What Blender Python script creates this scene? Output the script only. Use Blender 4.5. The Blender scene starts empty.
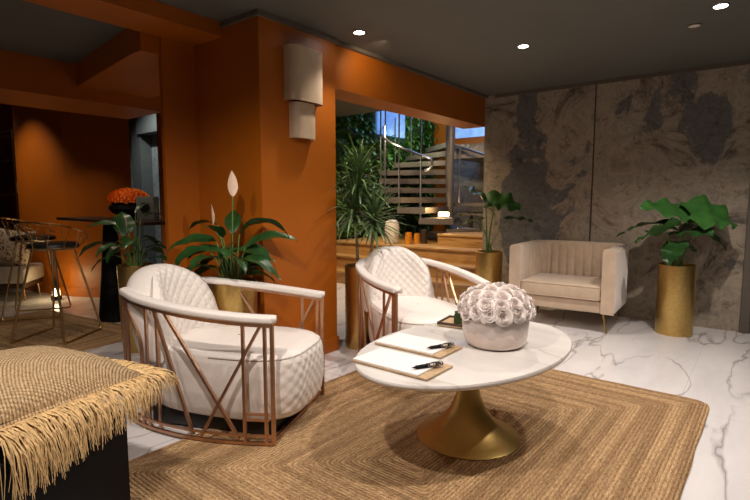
import bpy, bmesh, math, random
from math import sin, cos, pi, radians as R, sqrt, atan2
from mathutils import Vector, Matrix, Euler
random.seed(7)
S = bpy.context.scene
COL = S.collection

# ------------------------------------------------------------------ camera
cam_d = bpy.data.cameras.new('camera'); cam = bpy.data.objects.new('camera', cam_d); COL.objects.link(cam)
cam_d.lens = 24; cam_d.sensor_width = 36; cam_d.clip_start = .05
YAW = R(38)
cam.location = (0, 0, 1.25)
cam.rotation_euler = (R(90) - math.atan(.1), 0, YAW)
S.camera = cam
# ------------------------------------------------------------------ world, exposure
w = bpy.data.worlds.new('world'); S.world = w; w.use_nodes = True
w.node_tree.nodes['Background'].inputs[0].default_value = (1, .8, .62, 1)
w.node_tree.nodes['Background'].inputs[1].default_value = .03
S.view_settings.view_transform = 'Standard'; S.view_settings.look = 'None'
S.view_settings.gamma = 1; S.view_settings.use_curve_mapping = False
S.view_settings.exposure = 0.0
# ------------------------------------------------------------------ lights
def light(name, kind, loc, energy, color, target=None, **k):
    d = bpy.data.lights.new(name, kind); d.energy = energy; d.color = color
    for a, v in k.items(): setattr(d, a, v)
    o = bpy.data.objects.new(name, d); COL.objects.link(o); o.location = loc
    if target:
        o.rotation_euler = (Vector(target) - Vector(loc)).to_track_quat('-Z', 'Y').to_euler()
    return o
WARM = (1, .80, .60); WHITE = (1, .89, .80)
CZ = 2.52
SPOTS = [  # ceiling spots: x, y, power, cone degrees, target
    (-2.50, 3.00, 40, 95, (-2.2, 2.7, 0)), (-1.65, 4.08, 110, 105, (-1.45, 3.4, 0)), (-.32, 4.03, 105, 120, (-.5, 4.3, 0)),
    (-.25, 1.75, 130, 115, (-1.2, 2.1, 0)), (-1.3, .5, 130, 115, (-2.0, 1.3, 0)), (-2.3, .2, 45, 110, (-2.6, 1.2, 0)),
    (.8, 3.2, 60, 110, (.2, 3.7, 0))]
for i, (x, y, e, c, t) in enumerate(SPOTS):
    light('ceiling_spot', 'SPOT', (x, y, CZ - .03), e, WHITE, t, spot_size=R(c), spot_blend=.7, shadow_soft_size=.03)
# left bar area, dimmer and warmer
light('bar_spot', 'SPOT', (-4.6, 1.75, 2.26), 24, WARM, (-4.9, 1.9, 0), spot_size=R(110), spot_blend=.6, shadow_soft_size=.03)
light('bar_spot', 'SPOT', (-6.3, 2.1, 2.16), 12, WARM, (-6.6, 2.2, 0), spot_size=R(110), spot_blend=.6, shadow_soft_size=.03)
light('wall_spot', 'SPOT', (-7.72, 1.5, 2.9), 85, WARM, (-7.62, 2.5, 1.45), spot_size=R(52), spot_blend=1.0, shadow_soft_size=.03)
light('alcove_spot', 'SPOT', (-7.6, 3.6, 2.9), 90, (.85, .93, 1), (-7.9, 4.5, 1.4), spot_size=R(100), spot_blend=.8, shadow_soft_size=.04)
# stair hall: cool daylight from the upper floor and warm spots over the platform
light('upper_daylight', 'AREA', (-4.3, 8.2, 4.7), 85, (.30, .52, 1), (-4.6, 8.3, 0), shape='RECTANGLE', size=2.4, size_y=2.0)
light('platform_spot', 'SPOT', (-3.9, 5.3, 2.5), 120, (1, .74, .45), (-3.8, 6.1, 0), spot_size=R(120), spot_blend=.6, shadow_soft_size=.04)
light('platform_spot', 'SPOT', (-5.2, 6.4, 2.5), 60, (1, .74, .45), (-5.2, 7.6, .8), spot_size=R(110), spot_blend=.6, shadow_soft_size=.04)
light('beam_spot', 'SPOT', (-2.45, 3.3, CZ - .03), 6, (1, .8, .5), (-2.9, 3.5, 2.2), spot_size=R(110), spot_blend=.8, shadow_soft_size=.03)
light('platform_spot', 'SPOT', (-4.6, 4.9, 2.5), 130, (1, .80, .58), (-4.4, 5.8, 0), spot_size=R(110), spot_blend=.6, shadow_soft_size=.04)
light('landing_fill', 'SPOT', (-3.4, 7.0, 2.5), 50, (1, .78, .55), (-4.7, 9.6, 1.5), spot_size=R(90), spot_blend=.8, shadow_soft_size=.04)  # added fill: stands in for warm bounce on the back stone
light('shelf_fill', 'SPOT', (-8.5, 1.3, 2.8), 14, WARM, (-8.7, 2.9, 1.4), spot_size=R(70), spot_blend=.9, shadow_soft_size=.04)  # added dim fill to lift the black recess, no fitting there
light('plant_wall_spot', 'SPOT', (-5.0, 7.4, 2.55), 45, (.95, .95, .6), (-5.6, 9.4, 1.6), spot_size=R(110), spot_blend=.6, shadow_soft_size=.04)

# ------------------------------------------------------------------ materials
class NT:
    def __init__(s, name):
        s.m = bpy.data.materials.new(name); s.m.use_nodes = True
        s.t = s.m.node_tree; s.b = s.t.nodes['Principled BSDF']
    def n(s, typ, **k):
        nd = s.t.nodes.new(typ)
        for a, v in k.items():
            if a.startswith('i_'):
                key = a[2:]; key = int(key) if key.isdigit() else key.replace('_', ' ')
                if isinstance(v, bpy.types.NodeSocket): s.t.links.new(v, nd.inputs[key])
                else: nd.inputs[key].default_value = v
            else: setattr(nd, a, v)
        return nd
    def math(s, op, a, b=0.0, c=None):
        nd = s.t.nodes.new('ShaderNodeMath'); nd.operation = op
        for i, v in enumerate((a, b) if c is None else (a, b, c)):
            if isinstance(v, bpy.types.NodeSocket): s.t.links.new(v, nd.inputs[i])
            else: nd.inputs[i].default_value = v
        return nd.outputs[0]
    def ramp(s, fac, stops, interp='LINEAR'):
        nd = s.t.nodes.new('ShaderNodeValToRGB'); s.t.links.new(fac, nd.inputs[0]); e = nd.color_ramp.elements
        nd.color_ramp.interpolation = interp
        while len(e) < len(stops): e.new(.5)
        for el, (p, c) in zip(e, stops): el.position = p; el.color = (c[0], c[1], c[2], 1)
        return nd.outputs[0]
    def set(s, key, v):
        if isinstance(v, bpy.types.NodeSocket): s.t.links.new(v, s.b.inputs[key])
        else: s.b.inputs[key].default_value = v
    def mix(s, f, a, b, mode='MIX'):
        nd = s.t.nodes.new('ShaderNodeMix'); nd.data_type = 'RGBA'; nd.blend_type = mode
        for i, v in ((0, f), (6, a), (7, b)):
            if isinstance(v, bpy.types.NodeSocket): s.t.links.new(v, nd.inputs[i])
            else: nd.inputs[i].default_value = v if i == 0 else (v[0], v[1], v[2], 1)
        return nd.outputs[2]
    def bump(s, h, strength=.3, dist=.01):
        nd = s.n('ShaderNodeBump', i_Strength=strength, i_Distance=dist, i_Height=h); s.t.links.new(nd.outputs[0], s.b.inputs['Normal'])
    def coord(s, scale=(1, 1, 1), rot=(0, 0, 0), kind='Object'):
        tc = s.n('ShaderNodeTexCoord'); mp = s.n('ShaderNodeMapping', i_Vector=tc.outputs[kind]); mp.inputs['Scale'].default_value = scale
        mp.inputs['Rotation'].default_value = rot
        return mp.outputs[0]
    def noise(s, vec, scale, detail=4, rough=.55, dist=0.0):
        return s.n('ShaderNodeTexNoise', i_Vector=vec, i_Scale=scale, i_Detail=detail, i_Roughness=rough, i_Distortion=dist).outputs[0]

def simple(name, col, rough=.5, metal=0.0, var=.12, nscale=20, bump=0.0, sheen=0.0, emit=None, coat=0.0):
    t = NT(name); v = t.coord(); n = t.noise(v, nscale)
    lo = [c * (1 - var) for c in col]; hi = [min(1, c * (1 + var)) for c in col]
    t.set('Base Color', t.ramp(n, [(.3, lo), (.7, hi)]))
    t.set('Roughness', rough); t.set('Metallic', metal)
    if bump: t.bump(n, bump, .004)
    if sheen: t.set('Sheen Weight', sheen)
    if coat: t.set('Coat Weight', coat)
    if emit:
        t.set('Emission Color', (*emit[0], 1)); t.set('Emission Strength', emit[1])
    return t.m

M = {}
M['orange'] = simple('orange_paint', (.38, .097, .003), .45, var=.05, nscale=3)
M['ceiling'] = simple('dark_taupe_ceiling_paint', (.108, .106, .090), .7, var=.05, nscale=2)
M['trim_grey'] = simple('grey_trim_paint', (.12, .10, .08), .5, var=.05)
M['plain_grey'] = simple('plain_grey_paint', (.10, .105, .09), .6)
M['dark_red'] = simple('dark_brown_red_paint', (.10, .022, .004), .5)
M['bronze'] = simple('rose_gold_metal', (.56, .33, .21), .40, 1.0, .08)
M['gold'] = simple('brushed_gold_metal', (.60, .41, .14), .34, 1.0, .10, 40)
M['gold_matt'] = simple('satin_gold_metal', (.52, .37, .13), .42, 1.0, .06, 15)
M['brass_wire'] = simple('brass_wire', (.60, .42, .20), .3, 1.0, .1)
M['white_leather'] = simple('white_leather', (.80, .74, .69), .42, var=.03, nscale=60, bump=.12)
M['piping'] = simple('grey_beige_piping', (.50, .44, .39), .5)
M['base_and_gap_shade'] = simple('black_base_and_gap_shade', (.012, .011, .010), .5)
M['velvet'] = simple('beige_velvet', (.56, .42, .30), .75, var=.10, nscale=9, sheen=.6)
M['black_seat'] = simple('black_velvet', (.008, .010, .010), .4)
M['black'] = simple('black_lacquer', (.005, .0045, .0045), .6); M['black'].node_tree.nodes['Principled BSDF'].inputs['Specular IOR Level'].default_value = .15
M['dark_wood'] = simple('dark_brown_wood', (.05, .028, .018), .4, var=.3, nscale=8)
M['soil'] = simple('potting_soil', (.03, .02, .012), .9, var=.4, nscale=80, bump=.8)
M['petal_white'] = simple('cream_petals', (.86, .78, .74), .55, var=.04, nscale=40)
M['petal_orange'] = simple('orange_petals', (.95, .21, .012), .6, var=.2, nscale=60)
M['spathe'] = simple('pale_peach_spathe', (.80, .58, .44), .5, var=.08, nscale=30)
M['stem'] = simple('green_stem', (.12, .22, .05), .5, var=.2, nscale=20)
M['cane'] = simple('brown_cane', (.15, .10, .05), .7, var=.3, nscale=40, bump=.4)
M['paper'] = simple('white_paper', (.86, .82, .80), .6, var=.01)
M['board'] = simple('pale_oak_board', (.50, .34, .19), .5, var=.15, nscale=30)
M['steel'] = simple('brushed_steel', (.55, .55, .55), .3, 1.0, .05)
M['stair_steel'] = simple('painted_grey_steel', (.15, .13, .115), .5, .3, .1)
M['shade'] = simple('pearly_beige_shade', (.58, .43, .29), .3, var=.08, nscale=14, coat=.4)
M['ceramic'] = simple('white_ceramic', (.72, .66, .58), .35, var=.05)
M['amber'] = simple('amber_glass', (.70, .27, .03), .12, var=.2, nscale=10); 
M['lamp_glow'] = simple('lit_lamp', (1, .8, .55), .5, emit=((1, .72, .40), 9))
M['downlight_glow'] = simple('lit_downlight', (1, .95, .9), .5, emit=((1, .93, .86), 40))
M['blue_window'] = simple('daylight_window', (.4, .6, .9), .3, emit=((.14, .32, .90), .42), var=.3, nscale=6)
M['sofa_cloth'] = simple('greige_cloth', (.42, .36, .30), .8, var=.06, nscale=60)
M['green_glass'] = simple('dark_green_glass', (.03, .05, .015), .15)

def leaf_mat(name, c1, c2, rough=.38):
    t = NT(name); v = t.coord(); n = t.noise(v, 9, 3)
    t.set('Base Color', t.ramp(n, [(.3, c1), (.7, c2)])); t.set('Roughness', rough)
    t.set('Subsurface Weight', 0.0); return t.m
M['leaf_dark'] = leaf_mat('dark_green_leaf', (.010, .04, .010), (.028, .095, .018))
M['leaf_mid'] = leaf_mat('mid_green_leaf', (.025, .10, .02), (.05, .17, .03))
M['leaf_olive'] = leaf_mat('olive_strap_leaf', (.04, .09, .03), (.18, .28, .10))
M['leaf_wall'] = leaf_mat('plant_wall_leaf', (.03, .10, .015), (.14, .30, .04))

def marble(name, base, vein, sc, rough):
    t = NT(name); v = t.coord(rot=(0, 0, .75), scale=(1.3, .38, 1))
    d1 = t.noise(v, sc * .9, 4, .45, .35)
    a = t.math('ABSOLUTE', t.math('SUBTRACT', d1, .5)); 
    mask = t.noise(v, sc * .7, 2)
    line = t.ramp(a, [(0, (1, 1, 1)), (.004, (.5, .5, .5)), (.016, (0, 0, 0))])
    mk = t.ramp(mask, [(.38, (0, 0, 0)), (.50, (1, 1, 1))])
    f = t.math('MULTIPLY', line, mk)
    soft = t.noise(v, sc * 1.6, 5, .6, .5)
    c0 = t.ramp(soft, [(.25, [c * .84 for c in base]), (.65, base)])
    t.set('Base Color', t.mix(t.math('MULTIPLY', f, .8), c0, vein)); t.set('Roughness', rough)
    return t
tm = marble('white_marble_floor', (.76, .73, .73), (.20, .18, .18), 1.9, .14)
# faint tile joints
v = tm.coord()
sx = tm.n('ShaderNodeSeparateXYZ', i_Vector=v)
def joint(o, off):
    f = tm.math('FRACT', tm.math('ADD', tm.math('DIVIDE', o, 1.2), off)); return tm.math('LESS_THAN', f, .003)
j = tm.math('MAXIMUM', joint(sx.outputs[0], .3), joint(sx.outputs[1], .15))
bc = tm.b.inputs['Base Color'].links[0].from_socket
tm.set('Base Color', tm.mix(tm.math('MULTIPLY', j, .35), bc, (.3, .27, .25)))
M['floor'] = tm.m
M['table_marble'] = marble('cream_marble_top', (.76, .72, .68), (.50, .44, .39), 2.2, .14).m

# stone wall: weathered patches of slate over tan
def stone(name, stops, grey, sc=1.0):
    t = NT(name); v = t.coord()
    big = t.noise(v, .95 * sc, 9, .66, .5)
    swirl = t.noise(v, 2.3 * sc, 10, .74, .7)
    fine = t.noise(v, 26 * sc, 6, .65, .5)
    tan = t.ramp(swirl, stops)
    g = t.ramp(fine, [(.3, [c * .8 for c in grey]), (.7, [c * 1.2 for c in grey])])
    if sc == 1.0:
        q_ = t.n('ShaderNodeSeparateXYZ', i_Vector=v); X, Z = q_.outputs[0], q_.outputs[2]
        def stain(x0, z0, wx, wz, amp):
            a_ = t.math('DIVIDE', t.math('SUBTRACT', X, x0), wx); b_ = t.math('DIVIDE', t.math('SUBTRACT', Z, z0), wz)
            d_ = t.math('ADD', t.math('MULTIPLY', a_, a_), t.math('MULTIPLY', b_, b_))
            return t.math('MULTIPLY', t.math('MAXIMUM', t.math('SUBTRACT', 1.0, d_), 0.0), amp)
        big = t.math('SUBTRACT', big, .07)
        for st_ in ((-2.30, 1.5, .34, 1.6, .18), (-.42, 1.85, .25, .45, .16), (-1.35, 2.25, .30, .22, .13), (-2.45, .9, .3, .7, .08)): big = t.math('ADD', big, stain(*st_))
    m = t.ramp(big, [(.515, (0, 0, 0)), (.535, (1, 1, 1))])
    crack = t.noise(v, 7 * sc, 8, .8, .3)
    c = t.mix(m, tan, g)
    c = t.mix(.8, c, t.ramp(crack, [(.36, (.35, .33, .32)), (.46, (1, 1, 1))]), 'MULTIPLY')
    c = t.mix(.35, c, t.ramp(fine, [(.3, (.45, .45, .45)), (.7, (1, 1, 1))]), 'MULTIPLY')
    t.set('Base Color', c); t.set('Roughness', .62)
    t.bump(t.math('ADD', swirl, t.math('MULTIPLY', fine, .3)), .5, .01)
    return t.m
M['stone'] = stone('weathered_stone_veneer', [(.34, (.05, .04, .03)), (.42, (.29, .235, .175)), (.50, (.42, .345, .26)), (.55, (.29, .245, .19)), (.61, (.41, .345, .27)), (.68, (.24, .21, .17))], (.150, .142, .138))
M['stone_grey'] = stone('grey_stone_panel', [(.3, (.10, .11, .10)), (.5, (.28, .29, .27)), (.7, (.16, .17, .16))], (.34, .34, .31), 1.6)

# wood for steps
t = NT('honey_oak'); v = t.coord(scale=(1.2, 14, 14)); n = t.noise(v, 2.2, 6, .6, .8)
v2 = t.coord(scale=(3, 3, 3)); kn = t.noise(v2, 1.3, 3)
c = t.ramp(n, [(.3, (.30, .15, .045)), (.5, (.48, .27, .09)), (.7, (.56, .34, .13))])
t.set('Base Color', t.mix(.25, c, t.ramp(kn, [(.3, (.4, .3, .2)), (.7, (1, 1, 1))]), 'MULTIPLY')); t.set('Roughness', .42); M['oak'] = t.m

# braided jute rug (rings of braid parallel to the edges)
def rug_mat(name, hx, hy, pitch, tones, cz=.045):
    t = NT(name); v = t.coord(); s_ = t.n('ShaderNodeSeparateXYZ', i_Vector=v); x, y = s_.outputs[0], s_.outputs[1]
    qx = t.math('SUBTRACT', t.math('ABSOLUTE', x), hx); qy = t.math('SUBTRACT', t.math('ABSOLUTE', y), hy)
    d = t.math('SMOOTH_MAX', qx, qy, .05)
    along = t.math('MULTIPLY', t.math('GREATER_THAN', qx, qy), 1.0)
    tt = t.math('ADD', t.math('MULTIPLY', along, y), t.math('MULTIPLY', t.math('SUBTRACT', 1.0, along), x))
    ph = t.math('DIVIDE', d, pitch)
    ridge = t.math('ABSOLUTE', t.math('SINE', t.math('MULTIPLY', ph, pi)))
    row = t.math('FLOOR', ph)
    knot = t.math('ABSOLUTE', t.math('SINE', t.math('ADD', t.math('MULTIPLY', tt, pi / .034), t.math('ADD', t.math('MULTIPLY', ph, pi), t.math('MULTIPLY', t.noise(v, 38, 3), 5.0)))))
    cv = t.n('ShaderNodeCombineXYZ', i_0=t.math('MULTIPLY', ph, 1.7), i_1=t.math('MULTIPLY', tt, 26.0), i_2=0.0).outputs[0]
    n1 = t.noise(cv, 1.0, 6, .8)
    cv2 = t.n('ShaderNodeCombineXYZ', i_0=t.math('MULTIPLY', row, .31), i_1=t.math('MULTIPLY', tt, .5), i_2=4.0).outputs[0]
    n2 = t.noise(cv2, 1.0, 2)
    c = t.ramp(n1, tones)
    c = t.mix(.75, c, t.ramp(n2, [(.38, (.50, .44, .38)), (.60, (1, 1, 1))]), 'MULTIPLY')
    fl = t.noise(v, 110, 4, .75)
    c = t.mix(.75, c, t.ramp(fl, [(.34, (.35, .3, .25)), (.52, (1, 1, 1))]), 'MULTIPLY')
    groove = t.ramp(ridge, [(0, (.45, .4, .35)), (.45, (1, 1, 1))])
    c = t.mix(.55, c, groove, 'MULTIPLY')
    c = t.mix(.35, c, t.ramp(knot, [(0, (.4, .33, .27)), (.4, (1, 1, 1))]), 'MULTIPLY')
    t.set('Base Color', c); t.set('Roughness', .85)
    h = t.math('ADD', ridge, t.math('MULTIPLY', knot, .5)); t.bump(h, .9, .006); return t.m
TONES = [(.30, (.17, .085, .035)), (.42, (.45, .265, .12)), (.55, (.67, .44, .22)), (.70, (.80, .59, .33))]
M['rug'] = rug_mat('braided_jute', 1.05, 1.38, .018, TONES)
M['rug_small'] = rug_mat('braided_jute_bar', .95, .6, .021, TONES)

# woven cushion cover: curved ribs
t = NT('woven_raffia'); v = t.coord(); s_ = t.n('ShaderNodeSeparateXYZ', i_Vector=v); x, y = s_.outputs[0], s_.outputs[1]
rr = t.math('SQRT', t.math('ADD', t.math('MULTIPLY', t.math('ADD', x, .34), t.math('ADD', x, .34)), t.math('MULTIPLY', t.math('SUBTRACT', y, .42), t.math('SUBTRACT', y, .42))))
rr = t.math('ADD', rr, t.math('MULTIPLY', t.noise(v, 14, 3), .010))
ridge = t.math('ABSOLUTE', t.math('SINE', t.math('MULTIPLY', rr, pi / .011)))
an = t.math('ARCTAN2', t.math('SUBTRACT', y, .42), t.math('ADD', x, .34))
kn = t.math('ABSOLUTE', t.math('SINE', t.math('MULTIPLY', an, 160)))
n1 = t.noise(v, 90, 5, .7)
c = t.ramp(n1, [(.3, (.36, .22, .10)), (.48, (.62, .42, .22)), (.68, (.78, .58, .35))])
c = t.mix(.7, c, t.ramp(ridge, [(0, (.38, .3, .22)), (.4, (1, 1, 1))]), 'MULTIPLY')
t.set('Base Color', c); t.set('Roughness', .9)
t.bump(t.math('ADD', ridge, t.math('MULTIPLY', t.math('ADD', kn, n1), .5)), 1.0, .006); M['raffia'] = t.m
M['fringe'] = simple('raffia_fringe', (.68, .46, .21), .8, var=.25, nscale=50)

# spotted cushion
t = NT('spotted_fabric'); v = t.coord(); vo = t.n('ShaderNodeTexVoronoi', i_Vector=v, i_Scale=34.0)
t.set('Base Color', t.ramp(vo.outputs[0], [(.28, (.06, .04, .03)), (.42, (.52, .40, .29))])); t.set('Roughness', .8); M['spotted'] = t.m
# glass
t = NT('clear_glass'); t.set('Transmission Weight', 1.0); t.set('Roughness', .02); t.set('IOR', 1.45); t.set('Base Color', t.ramp(t.noise(t.coord(), 2), [(0, (.9, .95, .93)), (1, (.95, 1, .98))])); M['glass'] = t.m
# glazed two-tone bowl
t = NT('pearl_glaze'); v = t.coord(); n = t.noise(v, 9, 4, .6, .6)
s_ = t.n('ShaderNodeSeparateXYZ', i_Vector=v)
e = t.math('GREATER_THAN', t.math('ADD', s_.outputs[2], t.math('MULTIPLY', n, .16)), .155)
t.set('Base Color', t.mix(e, (.66, .54, .48), (.52, .44, .40))); t.set('Roughness', .18); t.set('Coat Weight', .5); M['glaze'] = t.m
# pen barrel
t = NT('mottled_pen'); v = t.coord(); n = t.noise(v, 130, 2)
t.set('Base Color', t.ramp(n, [(.45, (.012, .012, .014)), (.55, (.6, .52, .46))], 'CONSTANT')); t.set('Roughness', .2); M['pen'] = t.m

# ------------------------------------------------------------------ mesh builder
class MB:
    def __init__(s): s.v = []; s.f = []
    def add(s, vs, fs, mat=None):
        o = len(s.v)
        s.v += [tuple(mat @ Vector(p)) if mat else tuple(p) for p in vs]; s.f += [tuple(i + o for i in f) for f in fs]
        return s
    def box(s, c, d, mat=None, bev=0.0, seg=2):
        b = bmesh.new(); bmesh.ops.create_cube(b, size=1)
        for q in b.verts: q.co = Vector((q.co.x * d[0], q.co.y * d[1], q.co.z * d[2]))
        if bev: bmesh.ops.bevel(b, geom=b.edges[:], offset=bev, segments=seg, profile=.5, affect='EDGES')
        T = (mat or Matrix()) @ Matrix.Translation(c)
        b.verts.index_update(); s.add([q.co[:] for q in b.verts], [[q.index for q in f.verts] for f in b.faces], T); b.free(); return s
    def lathe(s, prof, c=(0, 0, 0), n=40, mat=None, cap=True):
        vs = []; fs = []
        for r, z in prof:
            for i in range(n): a = 2 * pi * i / n; vs.append((c[0] + r * cos(a), c[1] + r * sin(a), c[2] + z))
        m = len(prof)
        for k in range(m - 1):
            for i in range(n): j2 = (i + 1) % n; fs.append((k * n + i, k * n + j2, (k + 1) * n + j2, (k + 1) * n + i))
        if cap:
            fs.append(tuple(reversed(range(n)))); fs.append(tuple((m - 1) * n + i for i in range(n)))
        return s.add(vs, fs, mat)
    def tube(s, pts, r, n=8, mat=None, closed=False, rot=0.0, flat=1.0):
        P = [Vector(p) for p in pts]; m = len(P); rs = r if isinstance(r, (list, tuple)) else [r] * m
        vs = []; fs = []; up = None
        for k in range(m):
            a = P[(k - 1) % m] if (closed or k > 0) else P[k]; b = P[(k + 1) % m] if (closed or k < m - 1) else P[k]
            t_ = (b - a).normalized()
            if up is None:
                up = Vector((0, 0, 1)) if abs(t_.z) < .9 else Vector((1, 0, 0))
            x_ = t_.cross(up)
            if x_.length < 1e-4: x_ = t_.cross(Vector((0, 1, 0)))
            x_.normalize(); y_ = x_.cross(t_).normalized(); up = y_
            for i in range(n):
                q = 2 * pi * i / n + rot; vs.append(P[k] + x_ * (cos(q) * rs[k]) + y_ * (sin(q) * rs[k] * flat))
        K = m if closed else m - 1
        for k in range(K):
            k2 = (k + 1) % m
            for i in range(n): j2 = (i + 1) % n; fs.append((k * n + i, k * n + j2, k2 * n + j2, k2 * n + i))
        if not closed: fs.append(tuple(reversed(range(n)))); fs.append(tuple((m - 1) * n + i for i in range(n)))
        return s.add(vs, fs, mat)
    def grid(s, fn, nu, nv, mat=None, wrap=False):
        vs = [fn(i / nu, j / nv) for j in range(nv + 1) for i in range(nu + (0 if wrap else 1))]
        W = nu if wrap else nu + 1; fs = []
        for j in range(nv):
            for i in range(nu):
                i2 = (i + 1) % W if wrap else i + 1
                fs.append((j * W + i, j * W + i2, (j + 1) * W + i2, (j + 1) * W + i))
        return s.add(vs, fs, mat)
    def prism(s, poly, z0, z1, mat=None):
        n = len(poly); vs = [(x, y, z0) for x, y in poly] + [(x, y, z1) for x, y in poly]
        fs = [tuple(reversed(range(n))), tuple(range(n, 2 * n))] + [(i, (i + 1) % n, n + (i + 1) % n, n + i) for i in range(n)]
        return s.add(vs, fs, mat)
    def build(s, name, m, parent=None, smooth=True, angle=40, weld=False):
        me = bpy.data.meshes.new(name); me.from_pydata(s.v, [], s.f)
        b = bmesh.new(); b.from_mesh(me)
        if weld: bmesh.ops.remove_doubles(b, verts=b.verts, dist=1e-4)
        bmesh.ops.recalc_face_normals(b, faces=b.faces); b.to_mesh(me); b.free()
        if smooth:
            me.polygons.foreach_set('use_smooth', [True] * len(me.polygons)); me.set_sharp_from_angle(angle=R(angle))
        me.materials.append(m)
        o = bpy.data.objects.new(name, me); COL.objects.link(o); o.parent = parent
        return o
def tag(o, label=None, cat=None, group=None, kind=None):
    for k, v in (('label', label), ('category', cat), ('group', group), ('kind', kind)):
        if v: o[k] = v
    return o
def thing(name, label, cat, loc=(0, 0, 0), rz=0.0, group=None):
    o = bpy.data.objects.new(name, None); COL.objects.link(o); o.empty_display_size = .1
    o.location = loc; o.rotation_euler = (0, 0, rz); return tag(o, label, cat, group)
def copy_tree(o, parent=None):
    c = o.copy(); COL.objects.link(c); c.parent = parent
    for ch in list(o.children): copy_tree(ch, c)
    return c
def struct(name, mb, m, smooth=False):
    return tag(mb.build(name, m, None, smooth), kind='structure')
def arc(c, r, a0, a1, n=10, z=0.0): return [(c[0] + r * cos(a0 + (a1 - a0) * i / n), c[1] + r * sin(a0 + (a1 - a0) * i / n), z) for i in range(n + 1)]
def bez(p, n=14):
    P = [Vector(q) for q in p]; out = []
    for i in range(n + 1):
        t_ = i / n; Q = P[:]
        while len(Q) > 1: Q = [Q[k].lerp(Q[k + 1], t_) for k in range(len(Q) - 1)]
        out.append(Q[0])
    return out
def fillet(pts, r=.03, n=4):
    P = [Vector(p) for p in pts]; out = [P[0]]
    for i in range(1, len(P) - 1):
        a = (P[i - 1] - P[i]); b = (P[i + 1] - P[i]); k = min(r, a.length * .45, b.length * .45)
        out += bez([P[i] + a.normalized() * k, P[i], P[i] + b.normalized() * k], n)
    return out + [P[-1]]

# ------------------------------------------------------------------ setting
struct('floor', MB().box((-3.5, 3.5, -.05), (16, 15, .1)), M['floor'])
# ceiling over the lounge (x > -3.55) and pieces around the stairwell and the bar coffer
c_ = MB(); c_.box((-.25, 1.55, CZ + .05), (6.6, 9.1, .1)); struct('ceiling', c_, M['ceiling'])
struct('ceiling_stair', MB().box((-4.45, 4.75, 2.65), (3.4, 2.9, .1)), M['ceiling'])
struct('wall_back', MB().box((-1.475, 5.9, 1.26), (2.67, .2, 2.52)), M['stone'])
struct('trim_1', MB().box((-1.41, 5.796, CZ - .02), (2.54, .012, .04)), M['trim_grey'])
struct('trim_2', MB().box((-1.52, 5.797, 1.24), (.012, .01, 2.48)), M['dark_wood'])
struct('wall_right', MB().box((3.05, 1.5, 1.26), (.1, 9, 2.52)), M['stone'])
struct('wall_front', MB().box((-3.5, -3.05, 1.5), (14, .1, 3)), M['orange'])
# glazed door at the right end of the stone wall
f = MB(); f.box((-.10, 5.84, 1.26), (.075, .14, 2.52), bev=.004).box((1.4, 5.84, 2.44), (2.95, .1, .12)).box((1.4, 5.84, .04), (2.95, .08, .08))
struct('trim_3', f, M['trim_grey'])
g_ = MB().box((1.45, 5.86, 1.23), (2.95, .012, 2.3)); struct('window_1', g_, M['glass'])
struct('wall_far_right', MB().box((1.8, 9.5, 1.4), (6.4, .1, 2.8)), M['stone'])

# column, pier, beams
colm = MB().box((-3.15, 2.65, 1.26), (.76, .76, 2.52)); struct('wall_column', colm, M['orange'])
struct('wall_pier', MB().box((-3.55, 2.15, 1.23), (.04, .30, 2.46)), M['orange'])
b_ = MB(); b_.box((-3.15, 2.65, .06), (.784, .784, .12), bev=.004); struct('baseboard_column', b_, M['orange'])
b_ = MB(); b_.box((-3.15, 2.65, CZ - .02), (.80, .80, .035)); struct('trim_4', b_, M['trim_grey'])
struct('trim_5', MB().box((-2.96, 4.42, 2.335), (.30, 2.78, .37)), M['orange'])      # beam from column to stone wall
struct('trim_6', MB().box((-2.80, 4.42, CZ - .015), (.05, 2.78, .03)), M['trim_grey'])
struct('trim_7', MB().box((-3.35, -.38, 2.48), (.36, 5.3, .12)), M['orange'])      # shallow beam over the pier
# bar area ceiling: dropped soffit round a grey coffer
struct('ceiling_coffer', MB().prism([(-5.3, -3), (-3.5, -3), (-3.5, 2.3), (-5.3, 2.3)], 2.5, 2.6), M['ceiling'])
struct('ceiling_soffit', MB().prism([(-5.15, 2.06), (-3.68, 1.86), (-3.55, 1.86), (-3.55, 2.75), (-5.15, 2.75)], 2.3, 2.5), M['orange'])
struct('trim_8', MB().box((-5.51, -.05, 2.345), (.80, 5.9, .33)), M['orange'])
struct('ceiling_bar', MB().box((-7.6, 2.0, 3.2), (8.0, 10, .1)), M['ceiling'])
struct('trim_9', MB().box((-6.9, .0, 2.55), (.5, 5.0, .3)), M['dark_red'])
pl = [(-12, 3.0), (-8.10, 3.0), (-8.10, 2.42), (-7.1, 2.64), (-6.22, 3.06), (-6.7, 3.22), (-12, 3.25)]
struct('wall_bar', MB().prism(pl, 0, 3.1), M['orange'])
bp = [(-8.1, 2.40), (-7.1, 2.62), (-6.2, 3.05), (-6.2, 3.10), (-7.1, 2.66), (-8.1, 2.44)]
struct('baseboard_bar', MB().prism(bp, 0, .11), M['orange'])
struct('wall_alcove', MB().box((-7.3, 4.6, 1.6), (5.4, .1, 3.2)), M['stone_grey'])
struct('trim_10', MB().box((-7.3, 4.42, 2.78), (2.35, .25, .85)), M['plain_grey'])
struct('trim_11', MB().box((-8.62, 4.45, 1.6), (.3, .2, 3.2)), M['plain_grey'])
struct('wall_left', MB().box((-11.4, 1, 1.6), (.1, 8, 3.2)), M['dark_red'])
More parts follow.
